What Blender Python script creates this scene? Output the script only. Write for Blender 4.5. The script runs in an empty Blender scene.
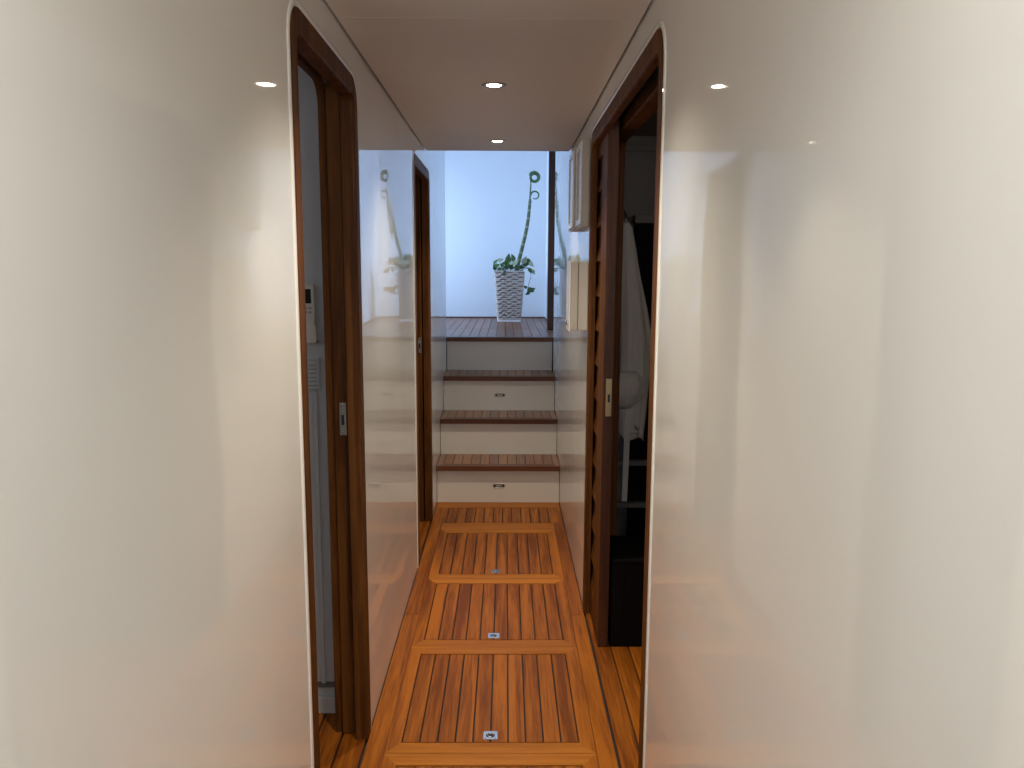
import bpy, bmesh, math, random
from mathutils import Vector, Matrix
random.seed(7)
PI = math.pi
SC = bpy.context.scene
COL = SC.collection

# ------------------------------------------------------------------ dimensions (metres)
XL, XR = -0.411, 0.327          # corridor walls
ZC = 1.992                      # corridor ceiling
YB = -1.35                      # bulkhead behind the viewpoint
YCE = 4.206                     # where the ceiling stops and the stairwell opens
YLE, YRE = 5.54, 5.47           # where the side walls stop at the landing
ZL = 0.928                      # landing level
YBW = 7.72                      # back wall of the landing
XRL = 0.378                     # right wall of the landing
ZT = 3.0                        # top of the upper space

# ------------------------------------------------------------------ materials
MATS = {}
def new_mat(name):
    m = bpy.data.materials.new(name); m.use_nodes = True
    MATS[name] = m
    nt = m.node_tree
    return m, nt, nt.nodes['Principled BSDF']
def simple(name, col, rough=.5, metal=0, spec=.5, coat=0, noise=0, nscale=40, bump=0, bscale=60):
    m, nt, b = new_mat(name)
    b.inputs['Base Color'].default_value = (*col, 1)
    b.inputs['Roughness'].default_value = rough
    b.inputs['Metallic'].default_value = metal
    b.inputs['Specular IOR Level'].default_value = spec
    b.inputs['Coat Weight'].default_value = coat
    b.inputs['Coat Roughness'].default_value = .05
    tc = nt.nodes.new('ShaderNodeTexCoord')
    if noise:
        n = nt.nodes.new('ShaderNodeTexNoise'); n.inputs['Scale'].default_value = nscale; n.inputs['Detail'].default_value = 4
        nt.links.new(tc.outputs['Object'], n.inputs['Vector'])
        mx = nt.nodes.new('ShaderNodeMix'); mx.data_type = 'RGBA'
        mx.inputs[6].default_value = (*[c*(1-noise) for c in col], 1); mx.inputs[7].default_value = (*[min(1, c*(1+noise)) for c in col], 1)
        nt.links.new(n.outputs['Fac'], mx.inputs[0]); nt.links.new(mx.outputs[2], b.inputs['Base Color'])
    if bump:
        n = nt.nodes.new('ShaderNodeTexNoise'); n.inputs['Scale'].default_value = bscale; n.inputs['Detail'].default_value = 3
        nt.links.new(tc.outputs['Object'], n.inputs['Vector'])
        bp = nt.nodes.new('ShaderNodeBump'); bp.inputs['Strength'].default_value = 1; bp.inputs['Distance'].default_value = bump
        nt.links.new(n.outputs['Fac'], bp.inputs['Height']); nt.links.new(bp.outputs['Normal'], b.inputs['Normal'])
    return m

def lacquer(name, col, rough=.03, wav=.0017, wscale=2.3, soft=.55, spec=.5):
    """white lacquered bulkhead: diffuse body under a slightly wavy clear gloss"""
    m, nt, b = new_mat(name)
    L = nt.links.new
    b.inputs['Base Color'].default_value = (*col, 1)
    b.inputs['Roughness'].default_value = soft
    b.inputs['Specular IOR Level'].default_value = spec
    b.inputs['Coat Weight'].default_value = 1.0
    b.inputs['Coat Roughness'].default_value = rough
    b.inputs['Coat IOR'].default_value = 1.68
    tc = nt.nodes.new('ShaderNodeTexCoord')
    n = nt.nodes.new('ShaderNodeTexNoise'); n.inputs['Scale'].default_value = wscale; n.inputs['Detail'].default_value = 2.5; n.inputs['Roughness'].default_value = .45
    L(tc.outputs['Object'], n.inputs['Vector'])
    bp = nt.nodes.new('ShaderNodeBump'); bp.inputs['Strength'].default_value = 1; bp.inputs['Distance'].default_value = wav
    L(n.outputs['Fac'], bp.inputs['Height'])
    L(bp.outputs['Normal'], b.inputs['Coat Normal'])
    return m

def wood(name, dark, light, axis=1, rough=.32, coat=.35, grain=26, island=.75, bump=.0003, coat_rough=.12, spec=.5):
    """wood with the grain along one axis and a tone of its own for every board"""
    m, nt, b = new_mat(name); L = nt.links.new; N = nt.nodes.new
    tc = N('ShaderNodeTexCoord'); mp = N('ShaderNodeMapping')
    s = [grain, grain, grain]; s[axis] = grain*.045
    mp.inputs['Scale'].default_value = s
    geo = N('ShaderNodeNewGeometry'); oi = N('ShaderNodeObjectInfo')
    ad = N('ShaderNodeMath'); ad.operation = 'ADD'; L(geo.outputs['Random Per Island'], ad.inputs[0]); L(oi.outputs['Random'], ad.inputs[1])
    fr = N('ShaderNodeMath'); fr.operation = 'FRACT'; L(ad.outputs[0], fr.inputs[0])
    off = N('ShaderNodeMath'); off.operation = 'MULTIPLY'; L(fr.outputs[0], off.inputs[0]); off.inputs[1].default_value = 37
    va = N('ShaderNodeVectorMath'); va.operation = 'ADD'
    L(tc.outputs['Object'], mp.inputs['Vector']); L(mp.outputs['Vector'], va.inputs[0]); L(off.outputs[0], va.inputs[1])
    n1 = N('ShaderNodeTexNoise'); n1.inputs['Scale'].default_value = 1.0; n1.inputs['Detail'].default_value = 6; n1.inputs['Roughness'].default_value = .62; n1.inputs['Distortion'].default_value = .6
    L(va.outputs[0], n1.inputs['Vector'])
    n2 = N('ShaderNodeTexNoise'); n2.inputs['Scale'].default_value = 7.0; n2.inputs['Detail'].default_value = 3
    L(va.outputs[0], n2.inputs['Vector'])
    # grain factor
    g = N('ShaderNodeMath'); g.operation = 'MULTIPLY_ADD'; L(n2.outputs['Fac'], g.inputs[0]); g.inputs[1].default_value = .35
    L(n1.outputs['Fac'], g.inputs[2])
    mr = N('ShaderNodeMapRange'); mr.inputs['From Min'].default_value = .50; mr.inputs['From Max'].default_value = .86
    L(g.outputs[0], mr.inputs['Value'])
    mixf = N('ShaderNodeMix'); mixf.data_type = 'FLOAT'; mixf.inputs[0].default_value = island
    L(mr.outputs[0], mixf.inputs[2]); L(fr.outputs[0], mixf.inputs[3])
    # island tone plus grain
    a2 = N('ShaderNodeMath'); a2.operation = 'MULTIPLY_ADD'; L(mr.outputs[0], a2.inputs[0]); a2.inputs[1].default_value = .8
    L(mixf.outputs[0], a2.inputs[2])
    sb = N('ShaderNodeMath'); sb.operation = 'SUBTRACT'; L(a2.outputs[0], sb.inputs[0]); sb.inputs[1].default_value = .40; sb.use_clamp = True
    mx = N('ShaderNodeMix'); mx.data_type = 'RGBA'; mx.inputs[6].default_value = (*dark, 1); mx.inputs[7].default_value = (*light, 1)
    L(sb.outputs[0], mx.inputs[0]); L(mx.outputs[2], b.inputs['Base Color'])
    b.inputs['Roughness'].default_value = rough; b.inputs['Specular IOR Level'].default_value = spec
    b.inputs['Coat Weight'].default_value = coat; b.inputs['Coat Roughness'].default_value = coat_rough
    if bump:
        bp = N('ShaderNodeBump'); bp.inputs['Distance'].default_value = bump
        L(n1.outputs['Fac'], bp.inputs['Height']); L(bp.outputs['Normal'], b.inputs['Normal'])
    return m

def emit(name, col, strength):
    m, nt, b = new_mat(name)
    b.inputs['Base Color'].default_value = (.8, .8, .8, 1)
    b.inputs['Emission Color'].default_value = (*col, 1); b.inputs['Emission Strength'].default_value = strength
    return m

lacquer('white_lacquer', (.755, .75, .71))
simple('landing_white', (.78, .79, .80), rough=.5, bump=.0002, bscale=9, noise=.02, nscale=3)
simple('ceiling_panel', (.74, .705, .66), rough=.55, spec=.2, noise=.03, nscale=14)
simple('shadow_gap', (.03, .02, .015), rough=.9)
simple('caulk', (.012, .009, .008), rough=.7)
TD, TL = (.165, .042, .004), (.40, .122, .010)
wood('teak_along', TD, TL, axis=1, rough=.45, coat=.03, coat_rough=.2, island=.5, spec=.12)
wood('teak_across', (.30, .090, .008), (.47, .165, .018), axis=0, rough=.45, coat=.03, coat_rough=.2, island=.5, spec=.12)
wood('tread_teak', (.17, .060, .022), (.36, .150, .055), axis=1, rough=.4, coat=.2)
wood('tread_nosing', (.075, .024, .008), (.14, .045, .015), axis=0, rough=.4, coat=.05, spec=.3)
wood('landing_teak', (.13, .042, .015), (.28, .110, .042), axis=1, rough=.4, coat=.12, spec=.4)
wood('door_teak', (.058, .018, .003), (.135, .048, .008), axis=2, island=.3, rough=.55, coat=0, spec=.15)
wood('dark_mahogany', (.040, .013, .005), (.085, .027, .010), axis=2, island=.3, rough=.45, coat=.05, spec=.3)
simple('riser_laminate', (.74, .70, .62), rough=.3, coat=.35, noise=.03, nscale=6)
simple('chrome', (.72, .70, .66), rough=.22, metal=1)
simple('dull_steel', (.42, .39, .34), rough=.35, metal=1)
simple('brass_plate', (.50, .38, .20), rough=.35, metal=1)
simple('black_recess', (.01, .01, .01), rough=.6)
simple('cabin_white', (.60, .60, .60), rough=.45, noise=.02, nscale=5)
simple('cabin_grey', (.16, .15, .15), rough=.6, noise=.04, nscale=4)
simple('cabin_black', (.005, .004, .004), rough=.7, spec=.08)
simple('robe_cloth', (.60, .58, .54), rough=.95, noise=.05, nscale=60, bump=.001, bscale=220)
simple('remote_plastic', (.72, .68, .60), rough=.45)
simple('remote_screen', (.02, .025, .025), rough=.15)
simple('remote_button', (.45, .40, .36), rough=.5)
simple('box_cream', (.46, .42, .37), rough=.4, noise=.02, nscale=8)
simple('box_frame_white', (.84, .82, .78), rough=.3)
simple('box_glass', (.20, .22, .22), rough=.12)
simple('planter_wicker', (.52, .43, .36), rough=.6, noise=.14, nscale=55)
simple('planter_gap_shade', (.20, .15, .12), rough=.8)  # groove shade between the strands, put into the colour
simple('soil', (.05, .035, .022), rough=.95, bump=.004, bscale=90)
simple('leaf_green', (.060, .135, .030), rough=.35, noise=.5, nscale=22)
simple('leaf_pale', (.40, .46, .30), rough=.4, noise=.4, nscale=30)
simple('cane_green', (.085, .115, .045), rough=.5, noise=.45, nscale=28)
simple('cane_ring', (.26, .25, .15), rough=.6)
emit('lamp_lens', (1.0, .86, .66), 26)
emit('daylight_pane', (.50, .68, 1.0), 1.5)

# ------------------------------------------------------------------ mesh helper
class MB:
    def __init__(s): s.bm = bmesh.new(); s.mats = []
    def mi(s, m):
        if m not in s.mats: s.mats.append(m)
        return s.mats.index(m)
    def poly_prism(s, pts, axis, a0, a1, m):
        """closed polygon in the plane normal to axis ('x': (y,z), 'y': (x,z), 'z': (x,y)) extruded a0..a1"""
        def P(p, a):
            return {'x': (a, p[0], p[1]), 'y': (p[0], a, p[1]), 'z': (p[0], p[1], a)}[axis]
        lo = [s.bm.verts.new(P(p, a0)) for p in pts]; hi = [s.bm.verts.new(P(p, a1)) for p in pts]
        n = len(pts); k = s.mi(m); fs = []
        fs.append(s.bm.faces.new(lo)); fs.append(s.bm.faces.new(hi[::-1]))
        for i in range(n): fs.append(s.bm.faces.new((lo[i], hi[i], hi[(i+1) % n], lo[(i+1) % n])))
        for f in fs: f.material_index = k
        return fs
    def box(s, x0, x1, y0, y1, z0, z1, m, bev=0):
        fs = s.poly_prism([(x0, y0), (x1, y0), (x1, y1), (x0, y1)], 'z', z0, z1, m)
        if bev:
            es = list({e for f in fs for e in f.edges})
            bmesh.ops.recalc_face_normals(s.bm, faces=fs)
            r = bmesh.ops.bevel(s.bm, geom=es, offset=bev, segments=2, affect='EDGES', profile=.6)
            for f in r['faces']: f.material_index = s.mi(m)
    def tube(s, pts, rad, m, n=10, closed=False, caps=True, ring_every=0, ring_m=None, ring_r=1.12):
        pts = [Vector(p) for p in pts]; N = len(pts); k = s.mi(m)
        rads = rad if isinstance(rad, (list, tuple)) else [rad]*N
        rings = []; up = None
        for i, p in enumerate(pts):
            a = pts[(i-1) % N] if (closed or i > 0) else p
            b = pts[(i+1) % N] if (closed or i < N-1) else p
            t = (b-a).normalized()
            if up is None:
                up = Vector((0, 0, 1)) if abs(t.z) < .9 else Vector((0, 1, 0))
            u = (up - t*up.dot(t)).normalized(); w = t.cross(u); up = u
            rings.append([s.bm.verts.new(p + (u*math.cos(2*PI*j/n) + w*math.sin(2*PI*j/n))*rads[i]) for j in range(n)])
        for i in range(N if closed else N-1):
            A, B = rings[i], rings[(i+1) % N]
            mk = s.mi(ring_m) if ring_every and i % ring_every == 0 else k
            for j in range(n):
                f = s.bm.faces.new((A[j], A[(j+1) % n], B[(j+1) % n], B[j])); f.material_index = mk; f.smooth = True
        if caps and not closed:
            f = s.bm.faces.new(rings[0][::-1]); f.material_index = k
            f = s.bm.faces.new(rings[-1]); f.material_index = k
    def lathe(s, prof, c, m, axis='z', n=32, close=False):
        """profile [(r, h)] turned about an axis through c"""
        k = s.mi(m); c = Vector(c); rings = []
        def P(r, h, a):
            q = (r*math.cos(a), r*math.sin(a), h)
            if axis == 'y': q = (q[0], q[2], q[1])
            if axis == 'x': q = (q[2], q[0], q[1])
            return c + Vector(q)
        for r, h in prof: rings.append([s.bm.verts.new(P(r, h, 2*PI*j/n)) for j in range(n)] if r > 1e-6 else [s.bm.verts.new(P(0, h, 0))])
        for A, B in zip(rings, rings[1:]):
            for j in range(n):
                vs = [A[j % len(A)], A[(j+1) % len(A)], B[(j+1) % len(B)], B[j % len(B)]]
                vs = list(dict.fromkeys(vs))
                if len(vs) > 2:
                    f = s.bm.faces.new(vs); f.material_index = k; f.smooth = True
    def sweep(s, path, prof, x0, sx, m, cap=True):
        """profile [(outward offset, x offset)] carried along a path of (y, z, ny, nz); x = x0 + sx*offset"""
        k = s.mi(m); rows = []
        for (y, z, ny, nz) in path:
            rows.append([s.bm.verts.new((x0 + sx*dx, y + ny*o, z + nz*o)) for o, dx in prof])
        n = len(prof)
        for A, B in zip(rows, rows[1:]):
            for j in range(n):
                f = s.bm.faces.new((A[j], A[(j+1) % n], B[(j+1) % n], B[j])); f.material_index = k
        if cap:
            for r in (rows[0], rows[-1]):
                f = s.bm.faces.new(r); f.material_index = k
    def build(s, name, parent=None, tri=False, smooth_angle=None):
        bmesh.ops.recalc_face_normals(s.bm, faces=s.bm.faces[:])
        if tri: bmesh.ops.triangulate(s.bm, faces=[f for f in s.bm.faces if len(f.verts) > 4])
        me = bpy.data.meshes.new(name); s.bm.to_mesh(me); s.bm.free()
        for m in s.mats: me.materials.append(MATS[m])
        o = bpy.data.objects.new(name, me); COL.objects.link(o)
        if parent:
            o.parent = parent
            o.matrix_parent_inverse = Matrix.Translation(-Vector(parent.location)) if False else parent.matrix_basis.inverted()
        return o

def tag(o, label=None, cat=None, group=None, kind=None):
    if label: o['label'] = label
    if cat: o['category'] = cat
    if group: o['group'] = group
    if kind: o['kind'] = kind
    return o
def empty(name, loc=(0, 0, 0)):
    o = bpy.data.objects.new(name, None); COL.objects.link(o); o.location = loc
    o.empty_display_size = .05
    return o
def struct(mb, name, label=None, parent=None, tri=False):
    o = mb.build(name, parent, tri)
    o['kind'] = 'structure'
    if label: o['label'] = label
    return o
def one_box(name, x0, x1, y0, y1, z0, z1, m, label=None):
    b = MB(); b.box(x0, x1, y0, y1, z0, z1, m)
    return struct(b, name, label)
def copy_tree(o, loc):
    c = o.copy(); COL.objects.link(c); c.location = loc
    for ch in list(o.children):
        d = ch.copy(); COL.objects.link(d); d.parent = c
        for g in list(ch.children):
            e = g.copy(); COL.objects.link(e); e.parent = d
    return c

# ------------------------------------------------------------------ openings
def u_path(y0, y1, zt, r, zb=0.0, n=9):
    """inverted U with rounded shoulders: (y, z, outward normal)"""
    p = [(y0, zb, -1, 0)]
    for i in range(n+1):
        a = PI - (PI/2)*i/n
        p.append((y0+r+r*math.cos(a), zt-r+r*math.sin(a), math.cos(a), math.sin(a)))
    for i in range(n+1):
        a = PI/2 - (PI/2)*i/n
        p.append((y1-r+r*math.cos(a), zt-r+r*math.sin(a), math.cos(a), math.sin(a)))
    p.append((y1, zb, 1, 0))
    return p
D1 = dict(y0=1.593, y1=2.277, zt=1.905, r=.075)     # outer edge of the wood edging
D2 = dict(y0=3.630, y1=4.370, zt=1.908, r=.075)
D3 = dict(y0=1.733, y1=3.163, zt=1.912, r=.085)
TW = .050

def wall_with_openings(b, x0, x1, ya, yb, top, openings, m, grow=0.0):
    """panel in the y-z plane; top: list of (y, z) from ya to yb"""
    pts = [(ya, 0)]
    for d in openings:
        pts += [(y+ny*grow, z+nz*grow) for y, z, ny, nz in u_path(d['y0'], d['y1'], d['zt'], d['r'])]
    pts += [(yb, 0)] + top[::-1]
    b.poly_prism(pts, 'x', x0, x1, m)

b = MB(); wall_with_openings(b, XL, XL-.02, YB, YLE, [(YB, ZC+.03), (YCE, ZC+.03), (YCE, ZT), (YLE, ZT)], [D1, D2], 'white_lacquer')
struct(b, 'wall_left', 'glossy white lacquered left wall of the passage', tri=True)
b = MB(); wall_with_openings(b, XR, XR+.02, YB, YRE, [(YB, ZC+.03), (YCE, ZC+.03), (YCE, ZT), (YRE, ZT)], [D3], 'white_lacquer')
struct(b, 'wall_right', 'glossy white lacquered right wall of the passage', tri=True)
one_box('wall_behind', XL-.02, XR+.02, YB-.04, YB, 0, ZC+.03, 'white_lacquer')

# ceiling with shadow gaps along the walls and one cross joint
b = MB()
b.box(XL+.005, XR-.005, YB, 2.02, ZC, ZC+.02, 'ceiling_panel')
b.box(XL+.005, XR-.005, 2.0225, 3.44, ZC, ZC+.02, 'ceiling_panel')
b.box(XL+.005, XR-.005, 3.4425, YCE, ZC, ZC+.02, 'ceiling_panel')
b.box(XL-.02, XR+.02, YB, YCE-.005, ZC+.021, ZC+.05, 'shadow_gap')
struct(b, 'ceiling', 'cream satin ceiling panels')

# ------------------------------------------------------------------ doors
def ring(b, d, sx, x0, xa, xb, m, mh, w, inset=0.0, lip=.002):
    """wood edging: board w wide whose outer edge is inset from the opening; from x offset xa to xb"""
    pa = u_path(d['y0'], d['y1'], d['zt'], d['r'])
    o, i = -inset, -inset-w
    prof = [(o, xa+lip), (o-lip, xa), (i+.006, xa), (i+.002, xa+.002), (i, xa+.007), (i, xb), (o, xb)]
    b.sweep(pa, prof, x0, sx, m)
def bead(b, d, sx, x0, m):
    pa = u_path(d['y0'], d['y1'], d['zt'], d['r'])
    prof = [(.0005, .012)] + [(.0085-.008*math.cos(a), -.0035*math.sin(a)) for a in [k*PI/8 for k in range(9)]] + [(.017, .012)]
    b.sweep(pa, prof, x0, sx, m)

def latch_plate(parent, xa, xb, y, zc, h, m, sy=-1):
    b = MB(); b.box(xa, xb, y-.0025, y+.001, zc-h/2, zc+h/2, m, bev=.0008)
    k = MB()
    xm = (xa+xb)/2
    b.box(xm-.004, xm+.004, y-.0032, y-.0020, zc-.017, zc+.012, 'black_recess')
    for dz in (-.42, .42):
        b.lathe([(0, -.0012), (.0032, -.0010), (.0036, 0)], (xm, y-.0025, zc+dz*h), 'dull_steel', axis='y', n=12)
    o = b.build('latch_plate', parent); o['label'] = 'metal latch plate'
    return o

def door(name, d, side, leaf_y, louvred, label, plate_z, plate_h, plate_m, ring_in):
    """side -1 = left wall, +1 = right wall"""
    x0 = XL if side < 0 else XR
    root = empty(name, (x0, (d['y0']+d['y1'])/2, 0)); root['kind'] = 'structure'; root['label'] = label
    b = MB(); ring(b, d, side, x0, -.004, .034 if side < 0 else .020, 'door_teak', None, TW); b.build('door_frame', root)
    b = MB(); bead(b, d, side, x0, 'white_lacquer'); o = b.build('edge_bead', root); o['label'] = 'white rounded edge bead'
    b = MB()
    d2 = dict(d); 
    ring(b, d2, side, x0, ring_in, .102 if side < 0 else .123, 'door_teak', None, .012 if side < 0 else .04, inset=.0); b.build('inner_frame', root)
    # sliding leaf in the pocket
    xa, xb = (x0-.041, x0-.078) if side < 0 else (x0+.022, x0+.058)
    lo, hi = min(xa, xb), max(xa, xb)
    y0, y1 = leaf_y, leaf_y + (.70 if not louvred else .95)
    z0, z1 = .003, d['zt']-.012
    b = MB()
    if not louvred:
        b.box(lo, hi, y0, y1, z0, z1, 'door_teak', bev=.002)
    else:
        st = .150
        b.box(lo, hi, y0, y0+st, z0, z1, 'dark_mahogany', bev=.002)          # leading stile
        # lit corridor face painted paler, the unlit edge left in the dark tone
        b.box(lo-.0015, lo+.001, y0+.002, y0+st-.002, z0, z1, 'door_teak')
        b.box(lo, hi, y1-st, y1, z0, z1, 'door_teak', bev=.002)
        b.box(lo, hi, y0+st, y1-st, z0, z0+.10, 'door_teak'); b.box(lo, hi, y0+st, y1-st, z1-.09, z1, 'door_teak')
        b.box(lo+.010, hi-.004, y0+st-.002, y1-st+.002, z0+.09, z1-.08, 'door_teak')
        n = 13; zz0, zz1 = z0+.10, z1-.09
        step = (zz1-zz0)/n
        xm = (lo+hi)/2
        for i in range(n):                                                  # angled slats with open gaps between
            zc = zz0+step*(i+.5)
            pts = [(lo-.002, zc-step*.40), (lo+.006, zc-step*.44), (hi-.012, zc+step*.30), (hi-.012, zc+step*.46)]
            b.poly_prism([(p[0], p[1]) for p in pts], 'y', y0+st, y1-st, 'door_teak')
    leaf = b.build('door_leaf', root)
    leaf['label'] = 'louvred sliding door leaf' if louvred else 'sliding door leaf inside its pocket'
    latch_plate(leaf, *((hi-.022, hi-.003) if side < 0 else (lo+.009, hi-.006)), y0, plate_z, plate_h, plate_m)
    # pocket: dark lining behind the leaf
    return root
door('door_1', D1, -1, 2.255, False, 'open doorway in the left wall nearest the viewer, wood edged with rounded top', .972, .095, 'dull_steel', .079)
door('door_2', D2, -1, 4.312, False, 'narrow-looking wood edged doorway in the left wall beside the stairs', .987, .085, 'dull_steel', .079)
door('door_3', D3, 1, 2.820, True, 'wide wood edged doorway in the right wall with louvred sliding door', .945, .135, 'brass_plate', .072)

# ------------------------------------------------------------------ cabins behind the doors
def cabin_partition(name, x0, x1, ya, yb, openings, m, grow=.0):
    b = MB(); wall_with_openings(b, x0, x1, ya, yb, [(ya, ZC+.03), (yb, ZC+.03)], openings, m, grow)
    struct(b, name, tri=True)
cabin_partition('wall_left_partition', XL-.0795, XL-.101, -.2, 5.0, [D1, D2], 'cabin_white')
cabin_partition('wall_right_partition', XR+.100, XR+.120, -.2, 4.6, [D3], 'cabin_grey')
for nm, xa, xb, yy, mm in (('wall_left_pocket_stop', XL-.079, XL-.022, 3.05, 'shadow_gap'), ('wall_left_pocket_end', XL-.079, XL-.022, 5.03, 'shadow_gap'),
                       ('wall_right_pocket_end', XR+.022, XR+.098, 3.95, 'shadow_gap')):
    one_box(nm, xa, xb, yy, yy+.02, 0, ZC, mm)

# left cabin: bulkhead right behind the doorway
CLX = -1.9
one_box('wall_left_cabin_bulkhead', CLX, XL-.1015, 2.385, 2.425, 0, ZC, 'cabin_white')
one_box('wall_left_cabin_near', CLX, XL-.1015, -.24, -.20, 0, ZC, 'cabin_white')
one_box('wall_left_cabin_hull', CLX-.04, CLX, -.2, 2.40, 0, ZC, 'cabin_white')
one_box('ceiling_left_cabin', CLX-.04, XL-.10, -.24, 2.43, ZC, ZC+.03, 'cabin_white')
one_box('baseboard_left_cabin', CLX, XL-.1015, 2.371, 2.384, .0, .055, 'cabin_white')
b = MB(); b.box(CLX, XL-.1015, 2.376, 2.384, .085, .100, 'cabin_grey'); struct(b, 'trim_1')
b = MB(); b.box(-.578, -.566, 2.372, 2.384, .10, 1.035, 'cabin_white', bev=.002); struct(b, 'trim_2')
# small dark cabin beyond the far doorway
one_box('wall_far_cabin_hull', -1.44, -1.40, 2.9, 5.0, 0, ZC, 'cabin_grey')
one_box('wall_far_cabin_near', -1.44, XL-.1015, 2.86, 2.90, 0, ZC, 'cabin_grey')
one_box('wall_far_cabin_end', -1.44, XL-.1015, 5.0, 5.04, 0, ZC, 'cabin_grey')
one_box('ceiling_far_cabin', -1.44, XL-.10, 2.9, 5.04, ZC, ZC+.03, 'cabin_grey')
# right cabin
CRX = 1.7
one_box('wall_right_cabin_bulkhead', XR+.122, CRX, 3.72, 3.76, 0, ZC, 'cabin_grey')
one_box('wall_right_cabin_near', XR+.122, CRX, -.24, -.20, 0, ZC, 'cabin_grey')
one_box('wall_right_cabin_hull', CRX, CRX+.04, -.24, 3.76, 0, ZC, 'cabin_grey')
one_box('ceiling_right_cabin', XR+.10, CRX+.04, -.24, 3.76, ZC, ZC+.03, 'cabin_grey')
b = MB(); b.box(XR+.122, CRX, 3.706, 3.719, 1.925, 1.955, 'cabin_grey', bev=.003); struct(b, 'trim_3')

# ------------------------------------------------------------------ floor
HX0, HX1 = -.350, .270          # hatch outline
HJ = [1.490, 2.155, 2.820, 3.482, 4.181]
G = .0026
def boards(b, x0, x1, y0, y1, n, m, z0=-.012, z1=0.0, g=G, along='y'):
    for i in range(n):
        if along == 'y':
            w = (x1-x0)/n; b.box(x0+w*i+g, x0+w*(i+1)-g, y0+g, y1-g, z0, z1, m)
        else:
            w = (y1-y0)/n; b.box(x0+g, x1-g, y0+w*i+g, y0+w*(i+1)-g, z0, z1, m)
b = MB()
b.box(-2.0, 1.8, YB-.05, 4.72, -.06, -.013, 'caulk')
# margins along both walls (planks running fore and aft)
for ya, yb_ in ((YB, .9), (.9, 3.1), (3.1, 4.60)):
    b.box(XL+.003, HX0-.0008, ya+.0006, yb_-.0006, -.012, 0, 'teak_along')
    b.box(HX1+.0008, XR-.003, ya+.0006, yb_-.0006, -.012, 0, 'teak_along')
# passage floor behind the viewpoint
boards(b, HX0, HX1, YB, HJ[0], 10, 'teak_along')
# in front of the stairs: cross board, short planks, border
b.box(HX0+.0008, HX1-.0008, 4.181+.0015, 4.293, -.012, 0, 'teak_across')
boards(b, HX0-.03, HX1+.03, 4.293, 4.574, 13, 'teak_along', z1=.0004)
b.box(XL+.003, XR-.003, 4.576, 4.70, -.012, .0006, 'teak_across')
# cabin floors: planks carry on through the doorways
xx = XR+.003
for i in range(14):
    b.box(xx+G, xx+.066-G, -.2, 3.72, -.012, 0, 'teak_along'); xx += .066+.0005
xx = XL-.003
for i in range(3):
    b.box(xx-.075+G, xx-G, -.2, 5.0, -.012, 0, 'teak_along'); xx -= .077
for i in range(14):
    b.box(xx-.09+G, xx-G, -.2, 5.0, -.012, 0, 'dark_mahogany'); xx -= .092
struct(b, 'floor', 'varnished teak plank floor with black caulking')

def make_hatch(ya, yb_):
    root = empty('floor_hatch', (0, ya, 0)); L_ = yb_-ya
    b = MB(); e = .0008; fs, fw, z0, z1 = .042, .054, -.012, .0008
    X0, X1, Y0, Y1 = HX0+e, HX1-e, ya+e, yb_-e
    i0, i1, j0, j1 = X0+fs, X1-.045, Y0+fw, Y1-fw
    b.poly_prism([(X0, Y0), (X1, Y0), (i1, j0), (i0, j0)], 'z', z0, z1, 'teak_across')
    b.poly_prism([(X0, Y1), (i0, j1), (i1, j1), (X1, Y1)], 'z', z0, z1, 'teak_across')
    b.poly_prism([(X0, Y0), (i0, j0), (i0, j1), (X0, Y1)], 'z', z0, z1, 'teak_along')
    b.poly_prism([(X1, Y0), (X1, Y1), (i1, j1), (i1, j0)], 'z', z0, z1, 'teak_along')
    b.build('hatch_frame', root)
    b = MB(); boards(b, i0+.002, i1-.002, j0+.002, j1-.002, 10, 'teak_along', z1=.0004)
    b.build('planking', root)
    lx, ly = -.042, ya+.091
    b = MB(); s = .0212
    # square plate with a round well: outer square to circle
    n = 40; k = b.mi('chrome'); zt = .0024
    outer, inner, low = [], [], []
    for i in range(n):
        a = 2*PI*i/n; c_, s_ = math.cos(a), math.sin(a); q = s/max(abs(c_), abs(s_))
        outer.append(b.bm.verts.new((lx+c_*q, ly+s_*q, zt))); inner.append(b.bm.verts.new((lx+c_*.0135, ly+s_*.0135, zt)))
        low.append(b.bm.verts.new((lx+c_*.0125, ly+s_*.0125, .0010)))
    base = [b.bm.verts.new((v.co.x, v.co.y, .0005)) for v in outer]
    for i in range(n):
        j = (i+1) % n
        for A, B in ((outer, inner), (inner, low), (base, outer)):
            f = b.bm.faces.new((A[i], A[j], B[j], B[i])); f.material_index = k
    f = b.bm.faces.new(low); f.material_index = b.mi('black_recess')
    for cx, cy in ((-1, -1), (1, -1), (-1, 1), (1, 1)):
        b.lathe([(0, .0014), (.0022, .0010), (.0026, 0)], (lx+cx*.0155, ly+cy*.0155, zt), 'dull_steel', n=10)
    pl = b.build('lift_latch', root); pl['label'] = 'square chrome lift latch'
    b = MB(); b.tube([(lx+.0088*math.cos(a), ly+.0088*math.sin(a), .0026) for a in [2*PI*i/20 for i in range(20)]], .0018, 'chrome', n=8, closed=True)
    b.build('pull_ring', pl)
    return root
labs = ['floor hatch nearest the viewer, cut off by the bottom of the picture',
        'planked teak floor hatch between the two doorways, its square latch large and nearest',
        'middle teak floor hatch level with the open louvred door',
        'teak floor hatch lying closest to the foot of the stairs']
for i in range(4):
    tag(make_hatch(HJ[i], HJ[i+1]), labs[i], 'floor hatch', 'teak floor hatches down the passage')

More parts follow.
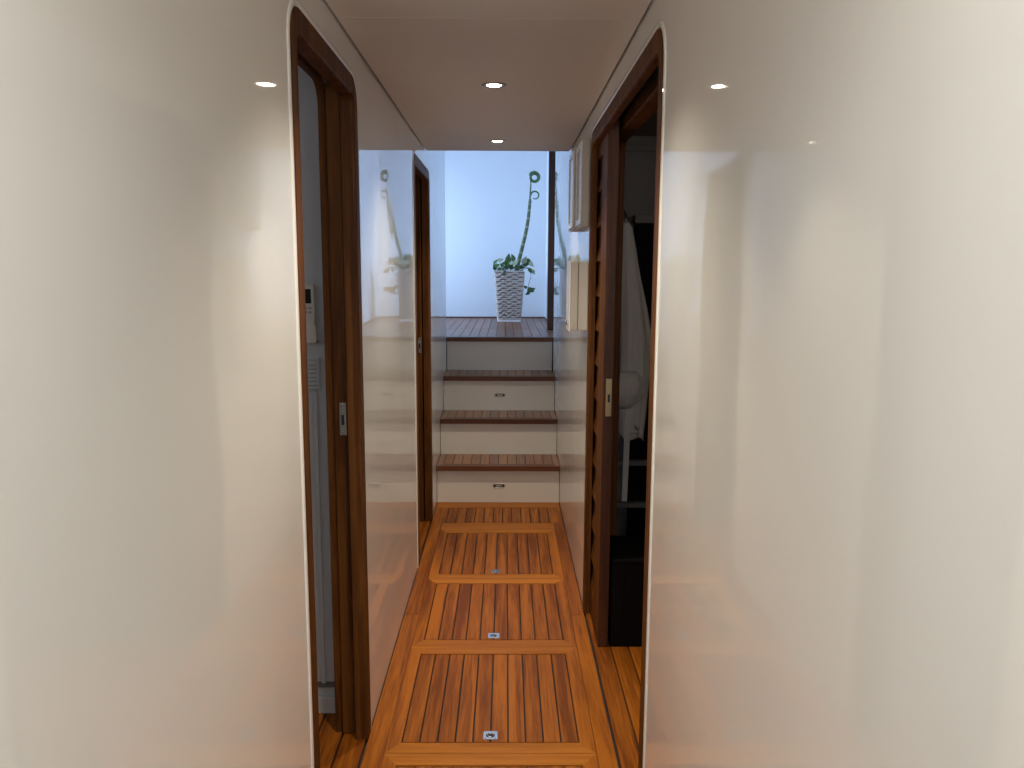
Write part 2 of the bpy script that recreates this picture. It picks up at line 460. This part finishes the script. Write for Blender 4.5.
# ------------------------------------------------------------------ staircase
RH = .232
NOSE = [4.655, 4.935, 5.222, 5.528]
RIS = [4.690, 4.975, 5.262, 5.568]
st = empty('staircase', (0, 4.69, 0))
tag(st, 'four-step staircase with cream risers and teak treads at the end of the passage', 'stairs')
for i in range(4):
    zb = RH*i; y = RIS[i]
    b = MB(); b.box(XL+.002, XR-.002, y, y+.018, zb+(.0 if i == 0 else -.002), RH*(i+1)-.030, 'riser_laminate')
    b.build('riser', st)
    if i in (0, 2):
        zc = (.104 if i == 0 else .566); xc = -.037; yy = y
        b = MB()
        # flush pull: rounded bezel around a dark slot
        pts = []
        for k_ in range(28):
            a = 2*PI*k_/28; pts.append((xc + (.0235 if math.cos(a) > 0 else -.0235) + .0105*math.cos(a), zc+.0105*math.sin(a)))
        b.tube([(p[0], yy-.002, p[1]) for p in pts], .0028, 'dull_steel', n=8, closed=True)
        b.poly_prism([(xc+(p[0]-xc)*.93, zc+(p[1]-zc)*.9) for p in pts], 'y', yy-.0012, yy+.001, 'black_recess')
        b.box(xc-.020, xc+.020, yy-.0034, yy-.0010, zc-.0035, zc+.0035, 'dull_steel', bev=.0008)
        o = b.build('flush_pull', st); o['label'] = 'small metal flush pull with dark slot'
    if i < 3:
        z1 = RH*(i+1); y0 = NOSE[i]; y1 = RIS[i+1]
        b = MB()
        x0, x1 = XL+.003, XR-.003
        b.box(x0, x1, y0+.004, y1, z1-.030, z1-.004, 'tread_nosing')
        e = .055
        b.poly_prism([(x0, y0), (x1, y0), (x1-.035, y0+e), (x0+.035, y0+e)], 'z', z1-.030, z1, 'tread_nosing')
        b.poly_prism([(x0, y0+.001), (x0+.034, y0+e+.001), (x0+.034, y1), (x0, y1)], 'z', z1-.012, z1-.0004, 'tread_teak')
        b.poly_prism([(x1, y0+.001), (x1, y1), (x1-.034, y1), (x1-.034, y0+e+.001)], 'z', z1-.012, z1-.0004, 'tread_teak')
        b.box(x0+.034, x1-.034, y0+e, y1, z1-.010, z1-.003, 'caulk')
        boards(b, x0+.036, x1-.036, y0+e+.002, y1, 12, 'tread_teak', z0=z1-.010, z1=z1-.0003, g=.0022)
        b.build('tread', st)
# landing floor
b = MB()
b.box(-1.4, XRL, NOSE[3]+.045, YBW, ZL-.05, ZL-.006, 'caulk')
boards(b, -1.4, XRL, NOSE[3]+.052, 6.30, 28, 'landing_teak', z0=ZL-.012, z1=ZL, g=.002)
boards(b, -1.4, XRL, 6.304, YBW, 28, 'landing_teak', z0=ZL-.012, z1=ZL, g=.002)
struct(b, 'floor_landing', 'teak planked landing floor')
b = MB(); b.box(XL+.002, XR-.002, NOSE[3], NOSE[3]+.048, ZL-.030, ZL+.0004, 'tread_nosing', bev=.004)
b.build('landing_nosing', st)
# ------------------------------------------------------------------ landing space
one_box('wall_back', -1.4, XRL+.04, YBW, YBW+.04, ZL-.05, ZT, 'landing_white')
one_box('wall_right_landing', XRL, XRL+.04, YRE, YBW, ZL-.05, ZT, 'landing_white')
one_box('wall_left_landing_return', -1.4, XL-.02, YLE-.02, YLE, ZL-.05, ZT, 'landing_white')
one_box('wall_right_landing_return', XR+.02, XRL+.04, YRE-.02, YRE, 0, ZT, 'landing_white')
one_box('wall_left_landing_side', -1.44, -1.4, YLE-.02, YBW+.04, ZL-.05, ZT, 'landing_white')
one_box('wall_stairwell_front', XL-.02, XR+.02, YCE-.10, YCE-.002, ZC+.055, ZT, 'landing_white')
one_box('ceiling_landing', -1.44, XRL+.04, YCE-.10, YBW+.04, ZT, ZT+.04, 'landing_white')
b = MB(); b.box(-1.4, XRL, YBW-.008, YBW, ZL, ZL+.012, 'tread_nosing'); struct(b, 'baseboard_back')
b = MB(); b.box(XRL-.008, XRL, 6.32, YBW-.01, ZL, ZL+.012, 'tread_nosing'); struct(b, 'baseboard_right')
b = MB(); b.box(.322, .400, 6.20, 6.255, ZL, ZT, 'dark_mahogany', bev=.004); struct(b, 'trim_post', 'dark wooden post on the right edge of the landing')

# window in the landing's left side, out of sight round the corner: the daylight on the back wall
wn = empty('window_1', (-1.4, 6.7, ZL)); wn['kind'] = 'structure'
b = MB(); b.box(-1.392, -1.388, 6.15, 7.45, 1.15, 2.4, 'daylight_pane'); b.build('pane', wn)
b = MB()
for a in ((6.09, 6.15, 1.09, 2.46), (7.45, 7.51, 1.09, 2.46), (6.15, 7.45, 1.09, 1.15), (6.15, 7.45, 2.40, 2.46)):
    b.box(-1.4, -1.375, a[0], a[1], a[2], a[3], 'landing_white')
b.build('window_frame', wn)

wn = empty('added_fill_window', (-.04, YB, 1.0)); wn['kind'] = 'structure'  # window added behind the viewpoint, unseen, to brighten the near walls
b = MB(); b.box(-.27, .19, YB+.002, YB+.006, .95, 1.75, 'daylight_pane'); b.build('pane', wn)
b = MB()
for a in ((-.30, -.27, .92, 1.78), (.19, .22, .92, 1.78), (-.27, .19, .92, .95), (-.27, .19, 1.75, 1.78)):
    b.box(a[0], a[1], YB+.001, YB+.018, a[2], a[3], 'door_teak', bev=.003)
b.build('window_frame', wn)

# ------------------------------------------------------------------ downlights
def make_downlight(loc):
    root = empty('downlight', (0, 0, 0))
    b = MB(); b.lathe([(.0245, -.0005), (.027, -.003), (.036, -.0032), (.0405, -.0015), (.041, .0), (.0245, .0)], (0, 0, 0), 'dull_steel', n=40)
    o = b.build('trim_ring', root); o['label'] = 'metal trim ring'
    b = MB(); b.lathe([(0, -.0045), (.012, -.0042), (.020, -.003), (.0245, -.0008)], (0, 0, 0), 'lamp_lens', n=36)
    o = b.build('lamp_lens', root); o['label'] = 'glowing lens'
    root.location = loc
    return root
DL = [2.724, 3.883, 1.565, .406, -.75]
dlab = ['larger recessed ceiling downlight, nearer of the two lit ones in view', 'smaller recessed ceiling downlight just before the ceiling ends above the stairs',
        'recessed ceiling downlight above the near doorways, out of the picture overhead', 'recessed ceiling downlight directly above the viewer', 'recessed ceiling downlight behind the viewer']
d0 = None
for i, y in enumerate(DL):
    loc = (-.041, y, ZC)
    if d0 is None: o = d0 = make_downlight(loc)
    else: o = copy_tree(d0, loc)
    tag(o, dlab[i], 'ceiling light', 'recessed downlights along the ceiling')
    l = bpy.data.lights.new('downlight_beam', 'SPOT'); l.energy = (44 if y > 2 else 40) if y > 1 else 14; l.spot_size = math.radians(112 if y > 1 else 150); l.spot_blend = 1.0
    l.color = (1.0, .87, .70) if y > 1 else (1.0, .97, .93); l.shadow_soft_size = .025
    lo = bpy.data.objects.new('downlight_beam', l); COL.objects.link(lo); lo.location = (-.041, y, ZC-.012)

# ------------------------------------------------------------------ wall boxes on the right wall by the stairs
root = empty('wall_cabinet', (XR, 3.22, 1.565))
for (y0, y1, dep) in ((3.22, 3.455, .029), (3.456, 3.70, .040)):
    z0, z1, xa = 1.565, 1.905, XR-dep
    b = MB(); b.box(xa, XR-.0005, y0, y1, z0, z1, 'box_cream', bev=.004)
    b.box(xa+.006, XR-.010, y0-.0018, y0+.001, z0+.010, z1-.010, 'box_cream', bev=.0008)
    bx = b.build('box_body', root)
    b = MB(); t, w = .006, .022; za, zb = z0+.010, z1-.010; pa, pb = y0+.004, y1-.006
    b.box(xa-t, xa, pa, pa+w, za, zb, 'box_frame_white', bev=.002); b.box(xa-t, xa, pb-w, pb, za, zb, 'box_frame_white', bev=.002)
    b.box(xa-t, xa, pa+w-.002, pb-w+.002, za, za+w, 'box_frame_white', bev=.002); b.box(xa-t, xa, pa+w-.002, pb-w+.002, zb-w, zb, 'box_frame_white', bev=.002)
    f_ = b.build('panel_frame', bx); f_['label'] = 'white raised frame'
    b = MB(); b.box(xa-.002, xa+.001, pa+w-.003, pb-w+.003, za+w-.003, zb-w+.003, 'box_glass'); b.build('panel', bx)['label'] = 'dark framed panel'
tag(root, 'cream box high on the right wall with two white-framed panels, under the ceiling', 'wall cabinet')
root = empty('wall_box', (XR, 3.21, 1.155)); xa = XR-.067
b = MB(); b.box(xa, XR-.0385, 3.21, 3.37, 1.155, 1.428, 'box_cream', bev=.004)
b.box(XR-.0370, XR-.0005, 3.21, 3.37, 1.155, 1.428, 'box_cream', bev=.003)
b.box(XR-.040, XR-.035, 3.216, 3.364, 1.160, 1.423, 'shadow_gap'); b.build('body', root)
b = MB(); b.box(xa-.007, xa-.0005, 3.216, 3.364, 1.150, 1.432, 'box_frame_white', bev=.003); b.build('cover', root)['label'] = 'white raised cover'
b = MB(); b.box(xa-.015, xa-.0075, 3.23, 3.26, 1.175, 1.195, 'chrome', bev=.003); b.build('catch', root)['label'] = 'shiny catch at the bottom'
tag(root, 'plain cream wall box at chest height on the right wall, under the higher framed one', 'wall box')

# ------------------------------------------------------------------ left cabin fittings
root = empty('remote_control', (-.60, 2.385, 1.18))
b = MB()
x0, x1, z0, z1 = -.612, -.563, 1.188, 1.352
b.box(x0, x1, 2.362, 2.379, z0, z1, 'remote_plastic', bev=.004); b.build('body', root)
b = MB(); b.box(x0+.007, x1-.007, 2.3605, 2.3625, 1.296, 1.338, 'remote_screen', bev=.0006); b.build('screen', root)['label'] = 'dark display'
for r_ in range(2):
    for c_ in range(3):
        b = MB(); xx = x0+.008+c_*.0125; zz = 1.279-r_*.013
        b.box(xx, xx+.009, 2.3595, 2.363, zz, zz+.007, 'remote_button', bev=.001); b.build('button', root)
b = MB(); b.box(x0-.004, x1+.005, 2.356, 2.360, 1.180, 1.232, 'remote_plastic', bev=.0015)
b.box(x0-.004, x0-.0005, 2.358, 2.384, 1.180, 1.232, 'remote_plastic'); b.box(x1+.001, x1+.005, 2.358, 2.384, 1.180, 1.232, 'remote_plastic')
b.box(x0-.004, x1+.005, 2.358, 2.384, 1.180, 1.1865, 'remote_plastic'); b.build('holder', root)['label'] = 'wall holder pocket'
b = MB(); b.box(x0+.005, x1-.005, 2.3795, 2.3845, 1.20, 1.33, 'remote_plastic'); b.build('back_plate', root)
tag(root, 'cream remote control with dark display in a wall holder inside the left doorway', 'remote control')
root = empty('vent_grille', (-.60, 2.385, 1.04))
b = MB(); x0, x1, z0, z1 = -.640, -.556, 1.040, 1.135
for a in ((x0, x0+.008, z0, z1), (x1-.008, x1, z0, z1), (x0+.008, x1-.008, z0, z0+.008), (x0+.008, x1-.008, z1-.008, z1)):
    b.box(a[0], a[1], 2.374, 2.3845, a[2], a[3], 'cabin_white')
b.build('grille_frame', root)
b = MB()
for i in range(6):
    zz = z0+.012+i*.0125
    b.poly_prism([(2.375, zz), (2.377, zz-.002), (2.384, zz+.007), (2.382, zz+.009)], 'x', x0+.008, x1-.008, 'cabin_white')
b.build('slats', root)
tag(root, 'small white slatted vent on the cabin wall below the remote control', 'vent')

# ------------------------------------------------------------------ right cabin furniture
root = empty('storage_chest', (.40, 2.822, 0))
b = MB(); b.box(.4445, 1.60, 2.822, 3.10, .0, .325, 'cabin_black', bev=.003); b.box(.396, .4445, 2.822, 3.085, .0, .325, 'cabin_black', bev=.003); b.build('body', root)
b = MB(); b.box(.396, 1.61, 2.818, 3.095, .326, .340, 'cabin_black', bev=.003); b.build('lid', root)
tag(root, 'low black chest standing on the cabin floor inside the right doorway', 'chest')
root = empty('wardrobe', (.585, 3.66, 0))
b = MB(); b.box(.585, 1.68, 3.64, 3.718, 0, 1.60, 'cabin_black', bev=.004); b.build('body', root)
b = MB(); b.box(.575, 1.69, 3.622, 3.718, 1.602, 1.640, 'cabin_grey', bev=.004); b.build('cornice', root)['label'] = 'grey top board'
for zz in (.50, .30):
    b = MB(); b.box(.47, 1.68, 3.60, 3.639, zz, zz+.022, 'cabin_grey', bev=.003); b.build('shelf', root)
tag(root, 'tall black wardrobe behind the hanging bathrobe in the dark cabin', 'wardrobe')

# bathrobe on a hook
def loft(b, rows, m, n=56):
    k = b.mi(m); prev = None
    for ring_ in rows:
        cur = [b.bm.verts.new(p) for p in ring_]
        if prev:
            for j in range(n):
                f = b.bm.faces.new((prev[j], prev[(j+1) % n], cur[(j+1) % n], cur[j])); f.material_index = k; f.smooth = True
        else: b.bm.faces.new(cur[::-1]).material_index = k
        prev = cur
    b.bm.faces.new(prev).material_index = k
root = empty('hanging_bathrobe', (.54, 3.52, .62))
b = MB(); rows = []; n = 56; NV = 34
keyz = [(1.605, .520, .010), (1.585, .525, .022), (1.50, .530, .034), (1.38, .536, .046), (1.22, .548, .066), (1.08, .556, .080), (.95, .552, .080), (.85, .548, .079), (.76, .548, .076), (.66, .545, .072)]
def kz(z):
    for a, c in zip(keyz, keyz[1:]):
        if c[0] <= z <= a[0]:
            t = (a[0]-z)/(a[0]-c[0]); return a[1]+(c[1]-a[1])*t, a[2]+(c[2]-a[2])*t
    return keyz[-1][1:]
for i in range(NV+1):
    t = i/NV; z = 1.605-(1.605-.665)*t; cx, hw = kz(z); rr = []
    for j in range(n):
        a = 2*PI*j/n
        fold = 1+.13*min(1, t*2.2)*(math.sin(7*a+1.1+t*1.5)+.5*math.sin(11*a+2-t*2))
        zz = z + (.030*math.sin(5*a+.6)+.018*math.sin(9*a) if i == NV else 0)
        rr.append((cx+hw*math.cos(a)*fold, 3.53+min(.052, hw*.62)*math.sin(a)*fold, zz))
    rows.append(rr)
loft(b, rows, 'robe_cloth', n); b.build('robe_body', root)
b = MB(); rows = []                         # bunched sleeve and belt knot
for i in range(15):
    t = i/14; z = .955-.165*t; r0 = .078*math.sin(PI*min(1, .12+t*.86))**.6; rr = []
    for j in range(n):
        a = 2*PI*j/n; f = 1+.09*math.sin(5*a+3*t)+.06*math.sin(9*t*PI+2*a)
        rr.append((.528+r0*math.cos(a)*f+.006*math.sin(4*t), 3.475+r0*.62*math.sin(a)*f, z))
    rows.append(rr)
loft(b, rows, 'robe_cloth', n); b.build('bunched_sleeve', root)
b = MB()
for i in range(1):
    pts = [(.521, .80), (.545, .80), (.542, .60), (.538, .385), (.514, .385), (.517, .60)]
    b.poly_prism(pts, 'y', 3.418, 3.424, 'robe_cloth')
b.build('belt', root)['label'] = 'belt end hanging straight down'
tag(root, 'white bathrobe hanging in the dark cabin behind the right doorway', 'bathrobe')
root = empty('coat_hook', (.52, 3.70, 1.62))
b = MB(); b.tube([(.52, 3.72, 1.66), (.52, 3.62, 1.655), (.52, 3.56, 1.64), (.52, 3.53, 1.62), (.52, 3.52, 1.60)], .006, 'dull_steel', n=10); b.build('hook_arm', root)
b = MB(); b.lathe([(0, -.004), (.018, -.004), (.020, 0)], (.52, 3.719, 1.66), 'dull_steel', axis='y', n=20); b.build('hook_plate', root)
tag(root, 'metal hook on the cabin wall holding the white bathrobe', 'hook')

# ------------------------------------------------------------------ potted plant on the landing
PX, PY = .030, 7.245
root = empty('potted_plant', (PX, PY, ZL))
ZP = ZL+.018; HP = .435
def half(t): return .096+(.128-.096)*t
b = MB(); k = b.mi('planter_wicker'); kg = b.mi('planter_gap_shade'); nu, nv = 40, 150
NR, NC = 22, 5
for sgn_axis in range(4):
    ca, sa = [(1, 0), (0, 1), (-1, 0), (0, -1)][sgn_axis]
    grid = []; gaps = set()
    for v in range(nv+1):
        t = v/nv; row = []
        for u in range(nu+1):
            s_ = u/nu*2-1
            h = half(t)
            rowi = t*NR
            wave = .17*math.sin((s_*.5+.5)*NC*PI+math.floor(rowi)*PI)
            ph = (rowi+wave) % 1
            edge = (1-abs(s_)**12)
            d = .015*math.sin(PI*ph)**.7*(.65+.35*math.cos((s_*.5+.5)*NC*2*PI+math.floor(rowi+wave)*PI))*edge
            if t > .975 or t < .02: d = .004*edge
            elif ph < .13 or ph > .87: gaps.add((v, u))
            lx, ly = s_*h, -(h+d)
            row.append(b.bm.verts.new((PX+lx*ca-ly*sa, PY+lx*sa+ly*ca, ZP+HP*t)))
        grid.append(row)
    for v in range(nv):
        for u in range(nu):
            f = b.bm.faces.new((grid[v][u], grid[v][u+1], grid[v+1][u+1], grid[v+1][u])); f.material_index = kg if (v, u) in gaps else k; f.smooth = True
bmesh.ops.remove_doubles(b.bm, verts=b.bm.verts[:], dist=.0004)
h = .128
b.box(PX-h-.004, PX+h+.004, PY-h-.004, PY-h+.012, ZP+HP-.012, ZP+HP, 'planter_wicker', bev=.002); b.box(PX-h-.004, PX+h+.004, PY+h-.012, PY+h+.004, ZP+HP-.012, ZP+HP, 'planter_wicker', bev=.002)
b.box(PX-h-.004, PX-h+.012, PY-h+.012, PY+h-.012, ZP+HP-.012, ZP+HP, 'planter_wicker', bev=.002); b.box(PX+h-.012, PX+h+.004, PY-h+.012, PY+h-.012, ZP+HP-.012, ZP+HP, 'planter_wicker', bev=.002)
b.build('planter', root)['label'] = 'tapered square cream woven planter'
b = MB(); b.box(PX-.105, PX+.105, PY-.105, PY+.105, ZL, ZP, 'box_frame_white', bev=.004); b.build('saucer', root)['label'] = 'white square saucer'
b = MB(); b.box(PX-.118, PX+.118, PY-.118, PY+.118, ZP+HP-.05, ZP+HP-.022, 'soil'); b.build('soil', root)

def cr(pts, n=8):
    out = []
    P = [Vector(p) for p in pts]
    for i in range(len(P)-1):
        p0, p1, p2, p3 = P[max(0, i-1)], P[i], P[i+1], P[min(len(P)-1, i+2)]
        for j in range(n):
            t = j/n
            out.append(.5*((2*p1)+(p2-p0)*t+(2*p0-5*p1+4*p2-p3)*t*t+(3*p1-p0-3*p2+p3)*t**3))
    out.append(P[-1]); return out
b = MB()
path = cr([(.085, PY, ZP+HP-.04), (.104, PY, 1.42), (.131, PY, 1.53), (.168, PY, 1.68), (.196, PY, 1.83), (.209, PY, 1.96), (.213, PY, 2.005)], 8)
b.tube(path, [.021-.009*i/len(path) for i in range(len(path))], 'cane_green', n=12, ring_every=4, ring_m='cane_ring')
sh = cr([(.211, PY, 1.99), (.213, PY, 2.06), (.217, PY, 2.13), (.215, PY, 2.20), (.217, PY, 2.245)], 6)
b.tube(sh, [.0075-.003*i/len(sh) for i in range(len(sh))], 'cane_green', n=8)
b.build('cane', root)['label'] = 'tall bare curving cane'
for (cx, cz, r_, turns, off, sz) in ((.256, 2.038, .040, .85, PI, .009), (.250, 2.195, .042, 1.9, PI*.9, .015)):
    b = MB(); pts = []; rad = []
    N_ = 40
    for i in range(N_+1):
        t = i/N_; a = off-2*PI*turns*t; rr = r_*(1-.35*t)
        pts.append((cx+rr*math.cos(a), PY-.02+.03*t*turns, cz+rr*math.sin(a))); rad.append(sz*(1-.5*t))
    b.tube(pts, rad, 'leaf_green', n=8)
    b.build('curled_shoot', root)['label'] = 'green curled shoot'
def leaf(b, base, tip, w, m, droop=.15):
    base, tip = Vector(base), Vector(tip); ax = tip-base; L_ = ax.length; t_ = ax.normalized()
    side = t_.cross(Vector((random.uniform(-.5, .5), -1, random.uniform(-.2, .6)))).normalized()
    nor = side.cross(t_).normalized(); k = b.mi(m)
    prof = [(0, .05), (.08, .62), (.22, .98), (.40, 1.0), (.60, .78), (.80, .42), (1, .02)]
    rows = []
    for t, ww in prof:
        c = base+ax*t - nor*droop*L_*(t*t)
        rows.append([b.bm.verts.new(c-side*w*ww+nor*w*.30*ww), b.bm.verts.new(c), b.bm.verts.new(c+side*w*ww+nor*w*.30*ww)])
    for A, B in zip(rows, rows[1:]):
        for j in range(2):
            f = b.bm.faces.new((A[j], A[j+1], B[j+1], B[j])); f.material_index = k; f.smooth = True
b = MB(); vb = MB()
zr = ZP+HP
# (leaf centre x, z above rim, size, direction) read along the rim from left to right, plus trailing ones on the right
spec = [(-.100, .030, .052, 110), (-.088, .075, .056, 60), (-.045, .092, .052, 15), (-.030, .055, .050, 70), (-.060, .012, .045, 200), (-.020, .015, .045, 250),
        (.005, .075, .065, 95), (.022, .110, .075, 80), (.050, .085, .065, 60), (.035, .050, .060, 130), (.062, .115, .062, 105), (.085, .070, .060, 40),
        (.000, .030, .050, 150), (.100, .035, .050, 20), (.150, .095, .070, 65), (.165, .060, .065, 15), (.185, .085, .055, 330), (.205, .055, .055, 320),
        (.130, .030, .048, 350), (.195, .000, .052, 300), (.222, -.015, .045, 280), (-.010, -.020, .042, 265), (.055, .025, .05, 10), (.110, .075, .05, 120), (-.075, .045, .045, 20)]
for i, (lx, lz, sz, ang) in enumerate(spec):
    if lx > .12: lx *= 1.12
    sz *= .98
    a = math.radians(ang); yy = PY+random.uniform(-.10, .02) if lz > -.01 else PY-.14
    if lx > .14: yy = PY+random.uniform(-.05, .05)
    c = Vector((lx, yy, zr+lz)); d = Vector((math.cos(a), random.uniform(-.5, .1), math.sin(a)))*sz*.55
    leaf(b, c-d, c+d, sz*.36, 'leaf_pale' if i % 3 == 2 else 'leaf_green')
    s0 = Vector((max(-.09, min(.11, lx*.7+.01)), PY+(yy-PY)*.5, zr-.03)); mid = (s0+c-d)*.5+Vector((0, 0, .03))
    vb.tube(cr([s0, mid, c-d], 5), .0022, 'cane_green', n=6)
tr = cr([(.12, PY, zr-.02), (.18, PY-.01, zr+.03), (.225, PY, zr-.04), (.205, PY, zr-.12), (.195, PY, zr-.19)], 6)
vb.tube(tr, .0022, 'cane_green', n=6)
for (x_, z_, s_, a_) in ((.165, -.145, .035, 150), (.215, -.175, .062, 340), (.185, -.205, .040, 200), (.235, -.165, .04, 20)):
    a = math.radians(a_); c = Vector((x_+.01, PY, zr+z_)); d = Vector((math.cos(a), -.2, math.sin(a)))*s_*.55
    leaf(b, c-d, c+d, s_*.40, 'leaf_green')
b.build('leaves', root)['label'] = 'green and pale trailing leaves'
vb.build('vine_stems', root)
tag(root, 'curly bamboo and trailing vine in a tapered woven planter on the landing', 'potted plant')

# ------------------------------------------------------------------ light
def area(name, loc, target, sx, sy, energy, col, spread=180):
    l = bpy.data.lights.new(name, 'AREA'); l.shape = 'RECTANGLE'; l.size = sx; l.size_y = sy; l.energy = energy; l.color = col; l.spread = math.radians(spread)
    o = bpy.data.objects.new(name, l); COL.objects.link(o); o.location = loc
    o.rotation_euler = (Vector(target)-Vector(loc)).to_track_quat('-Z', 'Y').to_euler()
    return o
area('window_daylight', (-1.372, 6.9, 1.65), (-.5, 6.9, 1.62), 1.0, 1.1, 20, (.37, .60, 1.0), 150)
area('near_wall_fill', (-.04, YB+.06, 1.35), (-.04, 1.5, 1.2), .5, .9, 10, (.95, .98, 1.0))  # fill light added in front of the unseen window for the near walls
area('cabin_daylight', (-1.5, 1.0, 1.7), (-.6, 2.38, .8), .5, .5, 1.4, (.84, .90, 1.0))
area('dim_cabin_light', (1.3, 1.5, 1.9), (.6, 3.5, .9), .4, .4, 2.8, (1.0, .88, .76))

w = bpy.data.worlds.new('world'); SC.world = w; w.use_nodes = True
w.node_tree.nodes['Background'].inputs[0].default_value = (0, 0, 0, 1)

# ------------------------------------------------------------------ camera
def cam():
    f, p, yaw, roll = 800.7, .143327, .008203, .0044075
    c = bpy.data.cameras.new('camera'); o = bpy.data.objects.new('camera', c); COL.objects.link(o)
    c.sensor_width = 36; c.sensor_fit = 'HORIZONTAL'; c.lens = f*36/1024; c.clip_start = .02
    fwd = Vector((math.sin(yaw)*math.cos(p), math.cos(yaw)*math.cos(p), -math.sin(p)))
    r = fwd.cross(Vector((0, 0, 1))).normalized(); u = r.cross(fwd)
    r2 = math.cos(roll)*r+math.sin(roll)*u; u2 = -math.sin(roll)*r+math.cos(roll)*u
    m = Matrix((r2, u2, -fwd)).transposed().to_4x4(); m.translation = Vector((0, 0, 1.40))
    o.matrix_world = m; SC.camera = o
cam()
SC.cycles.max_bounces = 16; SC.cycles.glossy_bounces = 10; SC.cycles.diffuse_bounces = 6
SC.view_settings.view_transform = 'Standard'; SC.view_settings.look = 'None'; SC.view_settings.gamma = 1; SC.view_settings.exposure = .28
SC.view_settings.use_curve_mapping = False
